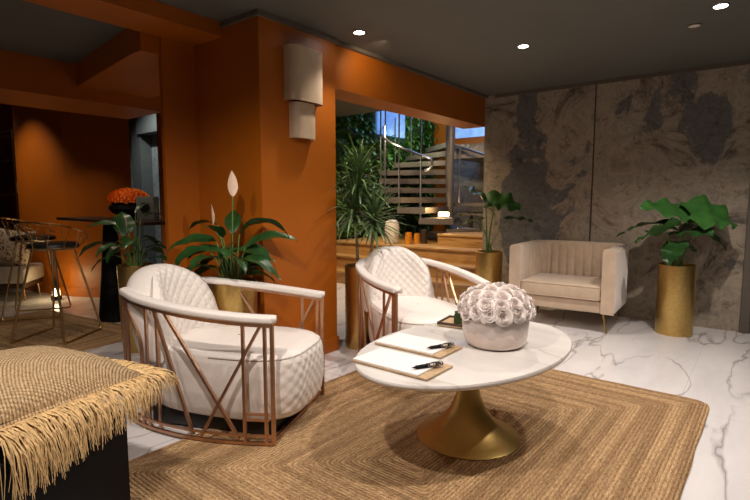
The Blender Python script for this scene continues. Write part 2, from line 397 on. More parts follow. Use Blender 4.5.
# stair hall shell
struct('wall_stair_left', MB().prism([(-6.0, 3.3), (-5.86, 3.3), (-5.86, 9.6), (-6.0, 9.6)], 0, 5), M['dark_wood'])
struct('wall_stair_back', MB().box((-4.2, 9.65, 1.1), (3.6, .1, 2.2)), M['stone'])
struct('wall_stair_upper', MB().box((-4.2, 9.65, 3.9), (3.6, .1, 3.4)), M['orange'])
struct('wall_stair_right', MB().box((-2.55, 7.75, 2.5), (.2, 3.6, 5)), M['stone'])
struct('wall_stair_inner', MB().box((-5.75, 4.4, 1.3), (.1, 2.4, 2.6)), M['orange'])
struct('ceiling_upper', MB().box((-4.2, 7.8, 5.05), (3.6, 3.9, .1)), M['ceiling'])
struct('wall_stair_edge', MB().box((-4.2, 6.13, 3.8), (3.4, .1, 2.3)), M['ceiling'])
w_ = MB().box((-4.55, 9.57, 2.80), (1.5, .04, .50)); struct('window_2', w_, M['blue_window'])
w_ = MB().box((-5.785, 7.9, 2.78), (.04, .9, .62)); struct('window_3', w_, M['blue_window'])
struct('trim_12', MB().box((-3.70, 9.0, 2.15), (2.10, 1.1, .26)), M['stone'])
struct('trim_13', MB().box((-5.60, 9.55, 1.9), (.5, .06, 3.8)), M['orange'])          # upper landing slab
# ------------------------------------------------------------------ rugs
def rug(name, label, m, hx, hy, loc, rz):
    def o(u, v_):
        a = 2 * pi * u; ca, sa = cos(a), sin(a); n = 26
        k = (abs(ca) ** n + abs(sa) ** n) ** (-1 / n)
        prof = [(0, .009), (.97, .009), (.994, .008), (1.0, .004), (.996, 0)][int(round(v_ * 4))]
        wob = 1 + .0025 * sin(a * 9) + .002 * sin(a * 23 + 1)
        return (hx * ca * k * prof[0] * wob, hy * sa * k * prof[0] * wob, prof[1])
    mb = MB().grid(o, 400, 4, wrap=True); ob = mb.build(name, m); ob.location = loc; ob.rotation_euler.z = rz
    return tag(ob, label, 'rug')
rug('jute_rug', 'large braided jute rug under the oval marble table', M['rug'], 1.05, 1.38, (-1.265, 2.26, .001), R(-1))
rug('jute_rug', 'small braided jute rug under the wire bar stools', M['rug_small'], .95, .6, (-5.35, 1.66, .001), R(8))

# ------------------------------------------------------------------ white armchairs
AW = [(0, .345), (.16, .375), (.35, .392), (.55, .382), (.80, .325), (.97, .235)]
def arm_w(s):
    s = max(0, min(.97, s)); k = 0
    while k < len(AW) - 2 and s > AW[k + 1][0]: k += 1
    p = [AW[max(0, k - 1)], AW[k], AW[k + 1], AW[min(len(AW) - 1, k + 2)]]; h = p[2][0] - p[1][0]; t_ = (s - p[1][0]) / h
    m1 = (p[2][1] - p[0][1]) / (p[2][0] - p[0][0]) * h; m2 = (p[3][1] - p[1][1]) / (p[3][0] - p[1][0]) * h
    return (2 * t_**3 - 3 * t_**2 + 1) * p[1][1] + (t_**3 - 2 * t_**2 + t_) * m1 + (3 * t_**2 - 2 * t_**3) * p[2][1] + (t_**3 - t_**2) * m2
def arm_z(s): return .635 + .080 * (s / .97) ** 1.3
def pillow_shell(center, normal, T, k=8, nu=64, nv=48, disp=None, v0=0.0):
    """closed shell: centre sheet thickened by a rounded profile. u in -1..1, v in 0..1"""
    front = []; back = []
    mb = MB()
    def mk(sgn):
        def fn(a, b):
            u = -cos(pi * a); vv = .5 - .5 * cos(pi * b)
            e = max(0, 1 - (abs(u) ** k)) * max(0, 1 - abs(2 * vv - 1) ** k)
            C_ = Vector(center(u, vv)); N = Vector(normal(u, vv))
            h = .5 * T * sqrt(e)
            if disp and sgn > 0: h += disp(u, vv, C_) * min(1, e * 1.5)
            return C_ + N * (sgn * h)
        return fn
    mb.grid(mk(1), nu, nv); mb.grid(mk(-1), nu, nv); return mb
def quilt(a, b, p, amp):
    return amp * (abs(sin(pi * (a + b) / p)) * abs(sin(pi * (a - b) / p))) ** .5
def make_armchair():
    t = thing('armchair', 'white quilted armchair with rose gold frame, nearest the fringed cushion', 'armchair', group='white quilted armchairs')
    # seat body
    prof = [(.09, .90), (.10, .945), (.14, .975), (.22, 1.0), (.32, 1.0), (.39, .985), (.425, .955), (.442, .91), (.450, .84), (.457, .6), (.46, .3), (.461, .02)]
    def body(u, v_):
        k = v_ * (len(prof) - 1) * 1.0; i = min(int(k), len(prof) - 2); f_ = k - i
        z = prof[i][0] * (1 - f_) + prof[i + 1][0] * f_; sc = prof[i][1] * (1 - f_) + prof[i + 1][1] * f_
        a = 2 * pi * u; n = 3.6; ca, sa = cos(a), sin(a); q = (abs(ca) ** n + abs(sa) ** n) ** (-1 / n)
        x = -.385 + .465 * ca * q * sc; y = .325 * sa * q * sc * (1 - .10 * max(0, -ca))
        if ca > .35 and .10 < z < .44:
            m_ = min(1, (ca - .35) * 3) * min(1, (z - .10) / .03, (.44 - z) / .03)
            x += quilt(y, z, .066, .009) * m_
        return (x, y, z)
    seat_o = MB().grid(body, 260, 80, wrap=True).build('seat', M['white_leather'], t, angle=80)
    pp = [];
    for i in range(61):
        a = -pi * .5 + pi * i / 60; n = 3.6; q = (abs(cos(a)) ** n + abs(sin(a)) ** n) ** (-1 / n)
        pp.append((-.385 + .465 * cos(a) * q * .965, .325 * sin(a) * q * .965, .420))
    MB().tube(pp, .0045, 6).build('piping', M['piping'], seat_o)
    MB().box((-.42, 0, .045), (.74, .52, .09), bev=.01).build('base_and_gap_shade', M['base_and_gap_shade'], t)  # black block standing in for the shadow gap under the seat
    # backrest
    def T_(u): return .58 + .27 * sqrt(max(0, 1 - abs(u) ** 2.5))
    def cen(u, v_):
        top = T_(u); z = .36 + v_ * (top - .36)
        x = -.85 - .13 * (z - .4) / .5 + .16 * abs(u) ** 2.4
        return (x, .305 * u * (1 - .12 * max(0, (z - .5)) / .4), z)
    def nor(u, v_):
        n_ = Vector((1, -.55 * u * abs(u), .25)); return n_.normalized()
    mb = pillow_shell(cen, nor, .22, 7, 130, 110, disp=lambda u, v_, c: quilt(c.y, c.z - .2, .066, .009))
    back_o = mb.build('backrest', M['white_leather'], t, angle=80)
    pp = []
    for i in range(61):
        u = -cos(pi * i / 60) * .985
        C_ = Vector(cen(u, .985)); pp.append(C_ + Vector((.085 * (1 - abs(u) ** 6) , 0, -.004)))
    MB().tube(pp, .0045, 6).build('piping', M['piping'], back_o)
    # side frames and arm pads
    for sg in (1, -1):
        def P(s_, z, out=0.0): return (-s_, sg * (arm_w(s_) + out), z)
        fr = MB(); r = .0105
        def bar(pts, r_=r): fr.tube(pts, r_, 4, rot=pi / 4)
        N = 16
        bar([P(.97 * i / N, .013) for i in range(N + 1)]); bar([P(.97 * i / N, .052) for i in range(N + 1)], .008)
        bar([P(.97 * i / N, arm_z(.97 * i / N) - .014) for i in range(N + 1)], .012)
        bar([P(0, .01), P(0, .63)], .012); bar([P(.036, .01), P(.036, .63)])
        bar([P(.145, .02), P(.145, .64)])
        bar([P(.02, .135), P(.145, .135)], .008); bar([P(.02, .165), P(.145, .165)], .008)
        bar([P(.05, .63, .004), P(.385, .03, .004)]); bar([P(.60, .66, -.004), P(.18, .03, -.004)]); bar([P(.67, .665), P(.435, .03)])
        bar([P(.66, .02, -.006), P(.66, .67, -.006)], .009); bar([P(.735, .02), P(.735, .675)], .009)
        bar([P(.97, .01), P(.97, .72)], .012); bar([P(.93, .01), P(.93, .70)]); 
        for dx in (0, .035):
            pth = bez([(.95 - dx, .69 - dx, 0), (.86, .56 - dx, 0), (.765 + dx * .3, .56 - dx, 0), (.775 + dx * .3, .38, 0)], 10) + [Vector((.78 + dx * .3, .02, 0))]
            bar([P(q.x, q.y) for q in pth], .008)
        fr.build('side_frame', M['bronze'], t)
        ap = MB()
        def pad(u, v_):
            s_ = -.02 + v_ * 1.0; s_ = min(s_, .985); a = 2 * pi * u; n = 4.0
            q = (abs(cos(a)) ** n + abs(sin(a)) ** n) ** (-1 / n)
            e = min(1, sqrt(max(0, 1 - (1 - min(v_, 1 - v_) / .015) ** 2))) if min(v_, 1 - v_) < .015 else 1
            ss = max(0, s_)
            return (-s_, sg * (arm_w(ss) + .036 * cos(a) * q * e - .006), arm_z(ss) + .017 + .020 * sin(a) * q * e)
        ap.grid(pad, 24, 90, wrap=True); ap.build('arm_pad', M['white_leather'], t, angle=60)
    for x_ in (-.02, -.90):
        wv = arm_w(-x_); MB().tube([(x_, -wv, .013), (x_, wv, .013)], .0105, 4, rot=pi / 4).build('cross_bar', M['bronze'], t)
    return t
ch = make_armchair(); ch.location = (-2.027, 1.91, .0095); ch.rotation_euler.z = R(23)
c2 = copy_tree(ch); c2.location = (-1.70, 2.925, .0095); c2.rotation_euler.z = R(-31)
c2['label'] = 'white quilted armchair with rose gold frame, behind the marble table beside the tall gold planter'

# ------------------------------------------------------------------ oval table
tb = thing('coffee_table', 'oval cream marble coffee table on flared gold pedestal base', 'table', (-1.18, 2.31, .0105), R(82.5))
def top(u, v_):
    a = 2 * pi * u; pr_ = [(0, .458), (.95, .458), (.985, .462), (.998, .472), (1, .480), (.993, .487), (0, .487)][int(round(v_ * 6))]
    return (.70 * pr_[0] * cos(a), .45 * pr_[0] * sin(a), pr_[1])
MB().grid(top, 120, 6, wrap=True).build('tabletop', M['table_marble'], tb, angle=50)
prof = [(.268, 0), (.270, .004), (.262, .010), (.235, .022), (.19, .045), (.14, .085), (.095, .145), (.064, .22), (.048, .30), (.043, .38), (.046, .44), (.06, .459)]
MB().lathe(prof, n=72).build('pedestal', M['gold_matt'], tb)

# bowl of roses
bw = thing('rose_bowl', 'round bowl packed with cream white roses on the marble table', 'flower arrangement', (-1.082, 2.405, .501), R(60))
prof = [(.125, 0), (.137, .002), (.150, .012), (.163, .04), (.169, .08), (.171, .115), (.170, .148), (.163, .150), (.158, .12), (.10, .10), (.01, .10)]
MB().lathe(prof, n=72).build('bowl', M['glaze'], bw)
def rose_mesh():
    mb = MB(); turns = 4.2
    def spiral(u, v_):
        a = 2 * pi * turns * v_; rr = .003 + .034 * v_ ** .85
        top_ = .026 - .019 * v_ ** 1.8 + .0016 * sin(a * 1.25 + 2 * v_); zb = -.010
        x = rr * (.62 + .38 * u) + .007 * v_ * u ** 4 + .0012 * sin(a * 1.25) * u
        z = zb + (top_ - zb) * u ** .8 - .005 * v_ * max(0, u - .8) * 5 * v_
        return (x * cos(a), x * sin(a), z)
    mb.grid(spiral, 8, 100)
    mb.lathe([(.001, -.02), (.018, -.018), (.030, -.006), (.026, .0), (.002, .004)], n=14)
    return mb
rose0 = None; RZ = .150; RB = .168
cnt = 0
for ring, (el, n) in enumerate([(88, 1), (66, 6), (46, 10), (26, 14), (6, 16)]):
    for k in range(n):
        az = 2 * pi * (k + .5 * (ring % 2)) / n + random.uniform(-.05, .05); e = R(el + random.uniform(-3, 3))
        d = Vector((cos(e) * cos(az), cos(e) * sin(az), sin(e)))
        pos = Vector((d.x * .172, d.y * .172, .178 + d.z * .118))
        if rose0 is None: o = rose0 = rose_mesh().build('rose', M['petal_white'], bw, angle=70)
        else: o = rose0.copy(); COL.objects.link(o)
        o.parent = bw; o.location = pos; nn = Vector((d.x, d.y, d.z * 1.5)).normalized()
        o.rotation_euler = (nn.to_track_quat('Z', 'Y') @ Euler((0, 0, random.uniform(0, 6))).to_quaternion()).to_euler()
        s_ = random.uniform(1.08, 1.25); o.scale = (s_, s_, s_)
MB().lathe([(.155, .10), (.16, .15), (.135, .21), (.08, .255), (.01, .27)], n=30).build('foam', M['stem'], bw)

# note pads with pens
def pad(cx, cy, dx, dy, rz, lab, plab):
    t = thing('notepad', lab, 'notepad', (cx, cy, .501), rz)
    MB().box((0, 0, .004), (dx, dy, .008), bev=.001).build('board', M['board'], t, smooth=False)
    MB().box((-.022, .0, .012), (dx - .05, dy - .006, .008), bev=.001).build('paper', M['paper'], t, smooth=False)
    p = thing('pen', plab, 'pen', (cx + dx * .5 - .06, cy + .0, .5265), rz + R(62)); p.scale = (1.15, 1.5, 1.3)
    MB().lathe([(.001, -.075), (.003, -.062), (.006, -.055), (.0065, -.01)], n=12, mat=Matrix.Rotation(pi / 2, 4, 'Y')).build('barrel', M['black'], p)
    MB().lathe([(.0078, -.01), (.008, .0), (.008, .055), (.0068, .06)], n=12, mat=Matrix.Rotation(pi / 2, 4, 'Y')).build('cap', M['pen'], p)
    MB().box((.03, 0, .0095), (.045, .003, .002)).build('clip', M['steel'], p)
pad(-1.275, 1.83, .41, .22, 0, 'white notepad on pale wooden board, nearer the front edge of the table', 'black mottled pen on the notepad nearer the table front')
pad(-1.375, 2.12, .40, .22, 0, 'white notepad on pale wooden board, between the front notepad and the rose bowl', 'black mottled pen on the notepad closer to the rose bowl')
tr = thing('wooden_tray', 'small wooden tray half hidden behind the rose bowl', 'tray', (-1.40, 2.66, .501), R(8))
MB().box((0, 0, .006), (.26, .20, .012), bev=.002).build('base', M['board'], tr, smooth=False)
r_ = MB()
for q in (((0, .096, .014), (.26, .008, .02)), ((0, -.096, .014), (.26, .008, .02)), ((.126, 0, .014), (.008, .2, .02)), ((-.126, 0, .014), (.008, .2, .02))): r_.box(*q)
r_.build('rim', M['dark_wood'], tr, smooth=False)
jar = MB().lathe([(.03, 0), (.034, .004), (.034, .045), (.028, .06), (.030, .07), (.001, .07)], n=28).build('glass_jar', M['green_glass'])
jar.location = (-1.415, 2.635, .5135); tag(jar, 'dark green glass jar on the wooden tray behind the roses', 'jar')

# ------------------------------------------------------------------ velvet tub chair
vc = thing('velvet_armchair', 'beige velvet tub armchair with channelled back by the stone wall', 'armchair', (-1.55, 4.885, 0), R(2.5))
W2 = .50; D = .86; ZB = .19; ZT = .80
# outer shell following a U: arms + back, made as a loft along the U path
def upath(s_):   # s in 0..1 along centre line of the 0.13 thick wall
    h = W2 - .058; rr = .16; L1 = D - .058 - rr; L2 = pi / 2 * rr; L3 = 2 * (h - rr); tot = 2 * L1 + 2 * L2 + L3; q = s_ * tot
    if q < L1: return (-h, q), (-1, 0)
    q -= L1
    if q < L2: a = q / rr; return (-h + rr - rr * cos(a), L1 + rr * sin(a)), (-cos(a), sin(a))
    q -= L2
    if q < L3: return (-h + rr + q, L1 + rr), (0, 1)
    q -= L3
    if q < L2: a = q / rr; return (h - rr + rr * sin(a), L1 + rr * cos(a)), (sin(a), cos(a))
    q -= L2
    return (h, L1 - q), (1, 0)
def shell(u, v_):
    s_ = u; (x, y), (nx, ny) = upath(s_); 
    # section loop: v from inner bottom up, over, down outside
    th = .058; a = v_
    sec = [(-th, .30), (-th, ZT - .03), (-th + .012, ZT - .008), (-th + .035, ZT), (th - .035, ZT), (th - .012, ZT - .008), (th, ZT - .03), (th, ZB + .02), (th - .01, ZB), (-th, ZB), (-th, .30)]
    k = a * (len(sec) - 1); i = min(int(k), len(sec) - 2); f_ = k - i
    o_ = sec[i][0] * (1 - f_) + sec[i + 1][0] * f_; z = sec[i][1] * (1 - f_) + sec[i + 1][1] * f_
    if i == 0 and .14 < s_ < .86:       # vertical channels inside
        o_ -= .030 * abs(sin(pi * s_ * 27)) ** .6 - .008
    lean = -.012 * (z - ZB) / (ZT - ZB)
    return (x + nx * o_, y + ny * o_, z)
mb = MB(); mb.grid(shell, 340, 20)
for e in (0, 1):
    (x, y), (nx, ny) = upath(e)
    pts = [(-.058, ZB), (-.058, ZT - .03), (-.046, ZT - .008), (-.023, ZT), (.023, ZT), (.046, ZT - .008), (.058, ZT - .03), (.058, ZB)]
    vs = [(x + nx * o_, y - (0 if 1 else 0), z) for o_, z in pts]; mb.add(vs, [tuple(range(len(vs)))])
mb.build('tub_shell', M['velvet'], vc, angle=50)
MB().box((0, .35, .245), (W2 * 2 - .236, .66, .11), bev=.012).build('seat_base', M['velvet'], vc)
def cush(u, v_):
    x = (u * 2 - 1); y = (v_ * 2 - 1); return None
cm = MB().box((0, .315, .375), (W2 * 2 - .245, .64, .145), bev=.035, seg=5)
cm.v = [(x, y, z + (.018 * (1 - (x / .35) ** 2) * (1 - ((y - .3) / .32) ** 2) if z > .40 else 0)) for x, y, z in cm.v]
cm.build('seat_cushion', M['velvet'], vc, angle=60)
e = .375
MB().tube([(-e, -.002, .435), (e, -.002, .435)], .005, 6).tube([(-e, -.002, .318), (e, -.002, .318)], .005, 6).build('cushion_piping', M['velvet'], vc)
for sx_, sy_, x0, y0 in ((1, -1, .40, .07), (-1, -1, -.40, .07), (1, 1, .38, .68), (-1, 1, -.38, .68)):
    MB().tube([(x0, y0, ZB + .004), (x0 + .035 * sx_, y0 + .03 * sy_, .0)], [.013, .008], 10).build('leg', M['gold'], vc)

# ------------------------------------------------------------------ leaves
def blade(mb, base, az, el, L, W, droop=.6, shape='lance', fold=.25, wave=0.0, n=12, m=6, back=0.0, roll=0.0, seed=0):
    """leaf blade starting at base, heading az with elevation el, bending down by droop radians"""
    P = Vector(base); pts = []; e = el; step = L / n
    h = Vector((cos(az), sin(az), 0)); side0 = Vector((-sin(az), cos(az), 0))
    if back: P = P - (h * cos(el) + Vector((0, 0, sin(el)))) * L * back
    for i in range(n + 1):
        pts.append((P.copy(), e)); P = P + (h * cos(e) + Vector((0, 0, sin(e)))) * step; e -= droop / n
    def wid(t_):
        if shape == 'strap': return (min(1, t_ * 6 + .45)) * (1 - t_ ** 3) 
        if shape == 'heart': return (sin(pi * min(1, (t_ + .04) / 1.04) ** .62)) ** .75 if t_ < 1 else 0
        return sin(pi * t_ ** .8) ** .9 * 1.0 if 0 < t_ < 1 else .02
    def fn(u, v_):
        i = int(round(v_ * n)); p, e_ = pts[i]; t_ = i / n; x = 2 * u - 1
        nrm = h * (-sin(e_)) + Vector((0, 0, cos(e_)))
        side = side0 * cos(roll) + nrm * sin(roll)
        wv = wid(t_) * W * .5
        if shape == 'heart': wv *= 1 + .10 * abs(sin(t_ * 19 + seed))
        q = p + side * (x * wv) + nrm * (abs(x) * fold * wv) + nrm * (wave * W * .12 * abs(x) * sin(t_ * 17 + seed + (1.5 if x > 0 else 0)))
        if shape == 'heart' and t_ < .3: q = q - (h * cos(e_)) * (abs(x) ** 1.5 * (0.3 - t_) * L * .55)
        return q
    mb.grid(fn, m, n)
def planter(parent, r, h, m, soil=True, taper=1.0):
    MB().lathe([(r * taper * .99, 0), (r * taper, .006), (r, h - .004), (r - .004, h), (r - .012, h - .002), (r - .014, h - .05), (.01, h - .05)], n=64).build('pot', m, parent)
    if soil: MB().lathe([(r - .016, -.02), (r - .016, 0), (r * .5, .012), (.005, .016)], (0, 0, h - .045), n=32).build('soil', M['soil'], parent)

# big-leaf plant right of velvet chair (local x = to the right in the room view, y = away)
al = thing('potted_alocasia', 'big leaved green plant in tall gold cylinder right of velvet chair', 'plant', (-.625, 5.375, 0), YAW)
planter(al, .155, .655, M['gold'])
def petiole_leaf(parent, root, att, az, el, L, W, mat, droop=.5, wave=.6, back=.22, roll=0.0, fold=.12, r=.007, seed=0):
    rt = Vector(root); at = Vector(att); mid = rt.lerp(at, .5) + Vector((0, 0, .12 * (at - rt).length)) - Vector((at.x - rt.x, at.y - rt.y, 0)) * .22
    MB().tube(bez([rt, mid, at], 12), [r * (1 - .45 * i / 12) for i in range(13)], 7).build('stem', M['stem'], parent)
    mb = MB(); blade(mb, att, az, el, L, W, droop, 'heart', fold, wave, 26, 12, back, roll, seed)
    Mp = Matrix.Translation(parent.location) @ Matrix.Rotation(YAW, 4, 'Z'); Mi = Mp.inverted()
    mb.v = [tuple(Mi @ (lambda p: Vector((p.x, min(p.y, 5.775), p.z)))(Mp @ Vector(p))) for p in mb.v]
    mb.build('leaf', mat, parent, angle=85)
LV = [  # attach x,y,z, az deg, el deg, L, W, roll deg, mat
    ((-.02, -.02, 1.13), 172, 22, .46, .30, -32, 'leaf_mid', .35),
    ((.13, -.10, 1.13), -12, 4, .40, .40, 38, 'leaf_mid', .75),
    ((-.22, -.10, .99), 195, -2, .40, .30, 30, 'leaf_mid', .6),
    ((-.16, .06, 1.04), 168, 10, .50, .22, 10, 'leaf_dark', .9),
    ((.22, .10, .99), 5, -8, .50, .14, 5, 'leaf_dark', .75),
    ((.02, -.06, .98), -70, 20, .34, .28, 20, 'leaf_dark', .9),
    ((-.10, -.12, .84), 215, -30, .28, .20, 0, 'leaf_dark', .6),
    ((.10, .10, .82), 20, 0, .26, .12, 0, 'leaf_dark', .6),
    ((-.02, .06, .98), 150, 20, .30, .28, 0, 'leaf_dark', .8)]
for i, (a_, az, el, L, W, ro, mt, dr) in enumerate(LV):
    petiole_leaf(al, (random.uniform(-.05, .05), random.uniform(-.04, .04), .62), a_, R(az), R(el), L, W, M[mt], dr, roll=R(ro), seed=i)
# plant by stairs
ps = thing('potted_colocasia', 'upright broad leaf plant in gold pot left of velvet chair', 'plant', (-2.55, 5.45, 0), YAW)
planter(ps, .155, .65, M['gold'])
LV = [((-.06, -.02, 1.24), 190, 48, .40, .34, -20, 'leaf_mid', .5), ((.06, -.03, 1.24), -20, 8, .38, .36, 30, 'leaf_mid', .9),
      ((-.20, -.08, 1.02), 190, 0, .30, .16, 14, 'leaf_dark', .8), ((.26, -.02, 1.04), 8, 3, .34, .15, -12, 'leaf_dark', .4),
      ((-.18, .02, 1.09), 165, 8, .30, .16, 5, 'leaf_dark', .6)]
for i, (a_, az, el, L, W, ro, mt, dr) in enumerate(LV):
    petiole_leaf(ps, (random.uniform(-.04, .04), random.uniform(-.03, .03), .62), a_, R(az), R(el), L, W, M[mt], dr, roll=R(ro), r=.011 if i < 2 else .006, seed=i + 3)

def clear_jamb(p):
    if p.y > 2.9 and p.x < -2.76 and p.y < 3.05: p.y = 3.05
    if p.x < -2.80 and p.y < 3.05 : p.x = -2.745
    return p
def clear_back(p):
    p.y = min(p.y, 5.775); return p
# dracaena in the tall gold cylinder behind the second armchair
dr = thing('potted_dracaena', 'tall spiky dracaena in a gold cylinder beside the orange column', 'plant', (-2.68, 3.26, 0), YAW)
planter(dr, .150, .70, M['gold'])
heads = [((-.04, 0, .66), (-.07, .0, 1.20), 95, .38), ((-.03, .01, 1.1), (-.03, .02, 1.46), 70, .36), ((.05, -.02, .66), (.10, -.03, 1.12), 80, .33)]
for i, (a_, b_, n, L) in enumerate(heads):
    MB().tube(bez([a_, Vector(a_).lerp(Vector(b_), .5) + Vector((.01, .0, 0)), b_], 6), .013, 8).build('cane', M['cane'], dr)
    mb = MB()
    for k in range(n):
        q = k / n; az = k * 2.399; el = R(-22 + 106 * q); z = b_[2] - .10 + .13 * q
        blade(mb, (b_[0], b_[1], z), az, el, L * random.uniform(.75, 1.15) * (1 - .05 * q), .026, R(random.uniform(20, 62)), 'strap', .35, 0, 9, 2)
    Md = Matrix.Translation((-2.68, 3.26, 0)) @ Matrix.Rotation(YAW, 4, 'Z'); Mi = Md.inverted()
    mb.v = [tuple(Mi @ clear_jamb(Md @ Vector(p))) for p in mb.v]
    mb.build('leaf_crown', M['leaf_olive'], dr, angle=85)

# peace lilies
def keep_clear(mb, loc, test):
    """leaves rest against walls instead of passing through them"""
    Rm = Matrix.Translation(loc) @ Matrix.Rotation(YAW, 4, 'Z'); Ri = Rm.inverted()
    mb.v = [tuple(Ri @ test(Rm @ Vector(p))) for p in mb.v]; return mb
def lily(name, label, loc, r, h, leaves, fill, L, flowers, seed, test):
    random.seed(seed); t = thing(name, label, 'plant', loc, YAW); planter(t, r, h, M['gold'], taper=.9)
    mb = MB(); sm = MB(); Z = 1.25
    def leaf(at, az, el, l_, w_, dr_, roll, k):
        q = math.hypot(at.x, at.y); rt = Vector((at.x / max(q, .01) * min(q, r * .5) * .6, at.y / max(q, .01) * min(q, r * .5) * .6, h - .05))
        sm.tube(bez([rt, rt.lerp(at, .5) + Vector((-at.x * .2, -at.y * .2, .05)), at], 7), .004, 5)
        blade(mb, at, az, el, l_, w_, dr_, 'lance', .22, .25, 14, 6, 0, roll, k)
    for k, (x, y, z, az, el, l_, w_, dr_, ro) in enumerate(leaves): leaf(Vector((x, y, z)), R(az), R(el), l_, w_, R(dr_), R(ro), k)
    for k in range(fill):
        az = k * 2.399 + random.uniform(-.3, .3); q = (k + .5) / fill
        if sin(az) < -.5 and q < .5: az = -az
        out = L * (.42 - .30 * q); at = Vector((cos(az) * out, sin(az) * out, h + L * (.12 + .75 * q)))
        leaf(at, az, R(random.uniform(0, 35)), L * random.uniform(.7, .95), L * random.uniform(.32, .42), R(random.uniform(50, 95)), R(random.uniform(-30, 30)), k)
    keep_clear(mb, loc, test); keep_clear(sm, loc, test)
    mb.build('foliage', M['leaf_dark'], t, angle=85); sm.build('stems', M['stem'], t)
    for (x, y, z, s_, tl) in flowers:
        f_ = MB().tube(bez([(0, 0, h - .02), (x * .3, y * .3, h + (z - h) * .6), (x, y, z)], 12), .0045, 6).build('flower_stem', M['stem'], t)
        sp = MB(); blade(sp, (x, y, z), R(tl), R(84), .19 * s_, .075 * s_, -.15, 'lance', .4, 0, 12, 6, 0, R(0)); sp.build('spathe', M['spathe'], f_, angle=85)
    return t
def clear_column(p):
    if p.y > 2.24 and -3.6 < p.x < -2.74: p.y = 2.24
    if p.x < -3.50 and p.y > 1.97: p.x = -3.50
    return p
lily('peace_lily', 'tall peace lily with pale blooms in gold pot against orange column', (-2.86, 2.075, 0), .165, .70,
     [(-.10, -.02, .97, 178, 12, .36, .13, 50, -25), (-.10, .03, 1.08, 165, 20, .24, .10, 60, 10), (-.14, -.08, .92, 200, 5, .28, .13, 85, -20),
      (.06, -.02, 1.02, 10, 50, .40, .13, 120, -20), (.10, -.03, .93, 14, 38, .38, .11, 70, 25), (.10, -.10, .86, -15, 10, .26, .12, 80, 15),
      (-.16, -.10, .82, 215, -10, .24, .15, 60, 0), (.02, -.12, .90, -80, 35, .22, .14, 80, 0), (-.06, -.12, .86, 235, 25, .24, .13, 80, 0), (.15, -.02, .80, -5, 0, .22, .12, 60, 0),
      (.0, .02, 1.02, 100, 60, .24, .11, 40, 0), (-.04, -.06, 1.0, 250, 50, .22, .11, 60, 0)], 16, .28,
     [(.03, -.05, 1.27, .92, -90), (-.11, -.05, 1.08, .75, 180)], 3, clear_column)
lily('peace_lily', 'smaller green peace lily beside the orange flower urn, behind the near armchair', (-4.10, 2.02, 0), .14, .72,
     [(-.12, -.04, 1.05, 175, 10, .30, .10, 40, -20), (-.16, -.05, .90, 185, 5, .30, .11, 60, 10), (-.08, .0, .95, 120, 70, .26, .17, 40, 0),
      (.06, .0, 1.1, 30, 40, .22, .09, 90, 0), (-.04, -.1, .88, 240, 20, .26, .13, 80, 0), (-.14, -.05, .80, 200, -10, .24, .11, 60, 0), (.0, .04, 1.14, 60, 55, .18, .07, 60, 0)], 12, .27,
     [(-.05, -.02, 1.02, .5, 200)], 11, lambda p: Vector((min(p.x, -3.62), p.y, p.z)))

# ------------------------------------------------------------------ wall sconce
sc = thing('wall_sconce', 'two tier pearly beige wall light on the orange column', 'wall light', (-2.77, 2.655, 1.70), 0)
def half(mb, y0, y1, z0, z1, dep):
    n = 20; c = (y0 + y1) / 2; hw = (y1 - y0) / 2; pts = []
    for i in range(n + 1):
        a = pi * i / n; cc = cos(a); ss = sin(a)
        q = (abs(cc) ** 4 + abs(ss) ** 4) ** -.25
        pts.append((dep * ss * q, c - hw * cc * q))
    inn = [(max(0, x - .006) if 0 < i < n else x, c + (y - c) * .97) for i, (x, y) in enumerate(pts)]
    mb.prism(pts + inn[::-1], z0, z1)
u_ = MB(); half(u_, -.165, .165, .26, .64, .105); u_.build('upper_shade', M['shade'], sc)
u_ = MB(); half(u_, -.12, .10, .0, .255, .075); u_.build('lower_shade', M['shade'], sc)
MB().box((.02, 0, .3), (.04, .08, .5)).build('bracket', M['bronze'], sc, smooth=False)

# ------------------------------------------------------------------ downlights
def downlight(x, y, lit, lab, z=CZ):
    t = thing('ceiling_downlight', lab, 'ceiling light', (x, y, z), 0)
    MB().lathe([(.040, -.001), (.040, -.008), (.050, -.008), (.053, -.001)], n=28).build('rim', M['steel'] if lit else M['trim_grey'], t)
    MB().lathe([(.001, -.002), (.038, -.002), (.038, -.006), (.001, -.0065)], n=24).build('lens', M['downlight_glow'] if lit else M['ceramic'], t)
for x, y, lit, lab in [(-2.52, 3.03, 1, 'small lit round downlight nearest the orange beam'), (-1.67, 4.13, 1, 'small lit round downlight in the middle of the ceiling'),
                       (-.32, 4.09, 1, 'small lit round downlight at the top right of the ceiling'), (-.50, 4.43, 0, 'small unlit round ceiling fitting beside the right downlight')]:
    downlight(x, y, lit, lab)

# ------------------------------------------------------------------ black cube with fringed cushion
ANG = atan2(-.91, .40)
bx = thing('cube_stool', 'black cube stool under the fringed cushion at the lower left corner', 'stool', (-2.055, .56, 0), atan2(-.97, .23))
MB().box((0, 0, .235), (.50, .50, .43), bev=.006).build('body', M['black'], bx)
MB().box((0, 0, .01), (.46, .46, .02)).build('foot', M['base_and_gap_shade'], bx, smooth=False)
cu = thing('fringed_cushion', 'plump woven raffia cushion with long fringe on black cube', 'cushion', (-2.225, .635, .452), atan2(-.97, .23))
HC = .31
def pil(sg):
    def fn(u, v_):
        x = -cos(pi * u); y = -cos(pi * v_); e = (1 - abs(x) ** 3.2) * (1 - abs(y) ** 3.2)
        z = .075 + sg * (.135 if sg > 0 else .072) * max(0, e) ** .55 
        k = 1 - .06 * (1 - abs(x * y))
        return (HC * x * (1 - .05 * (1 - y * y)), HC * y * (1 - .05 * (1 - x * x)), z + .02 * x * (1 if sg > 0 else .0))
    return fn
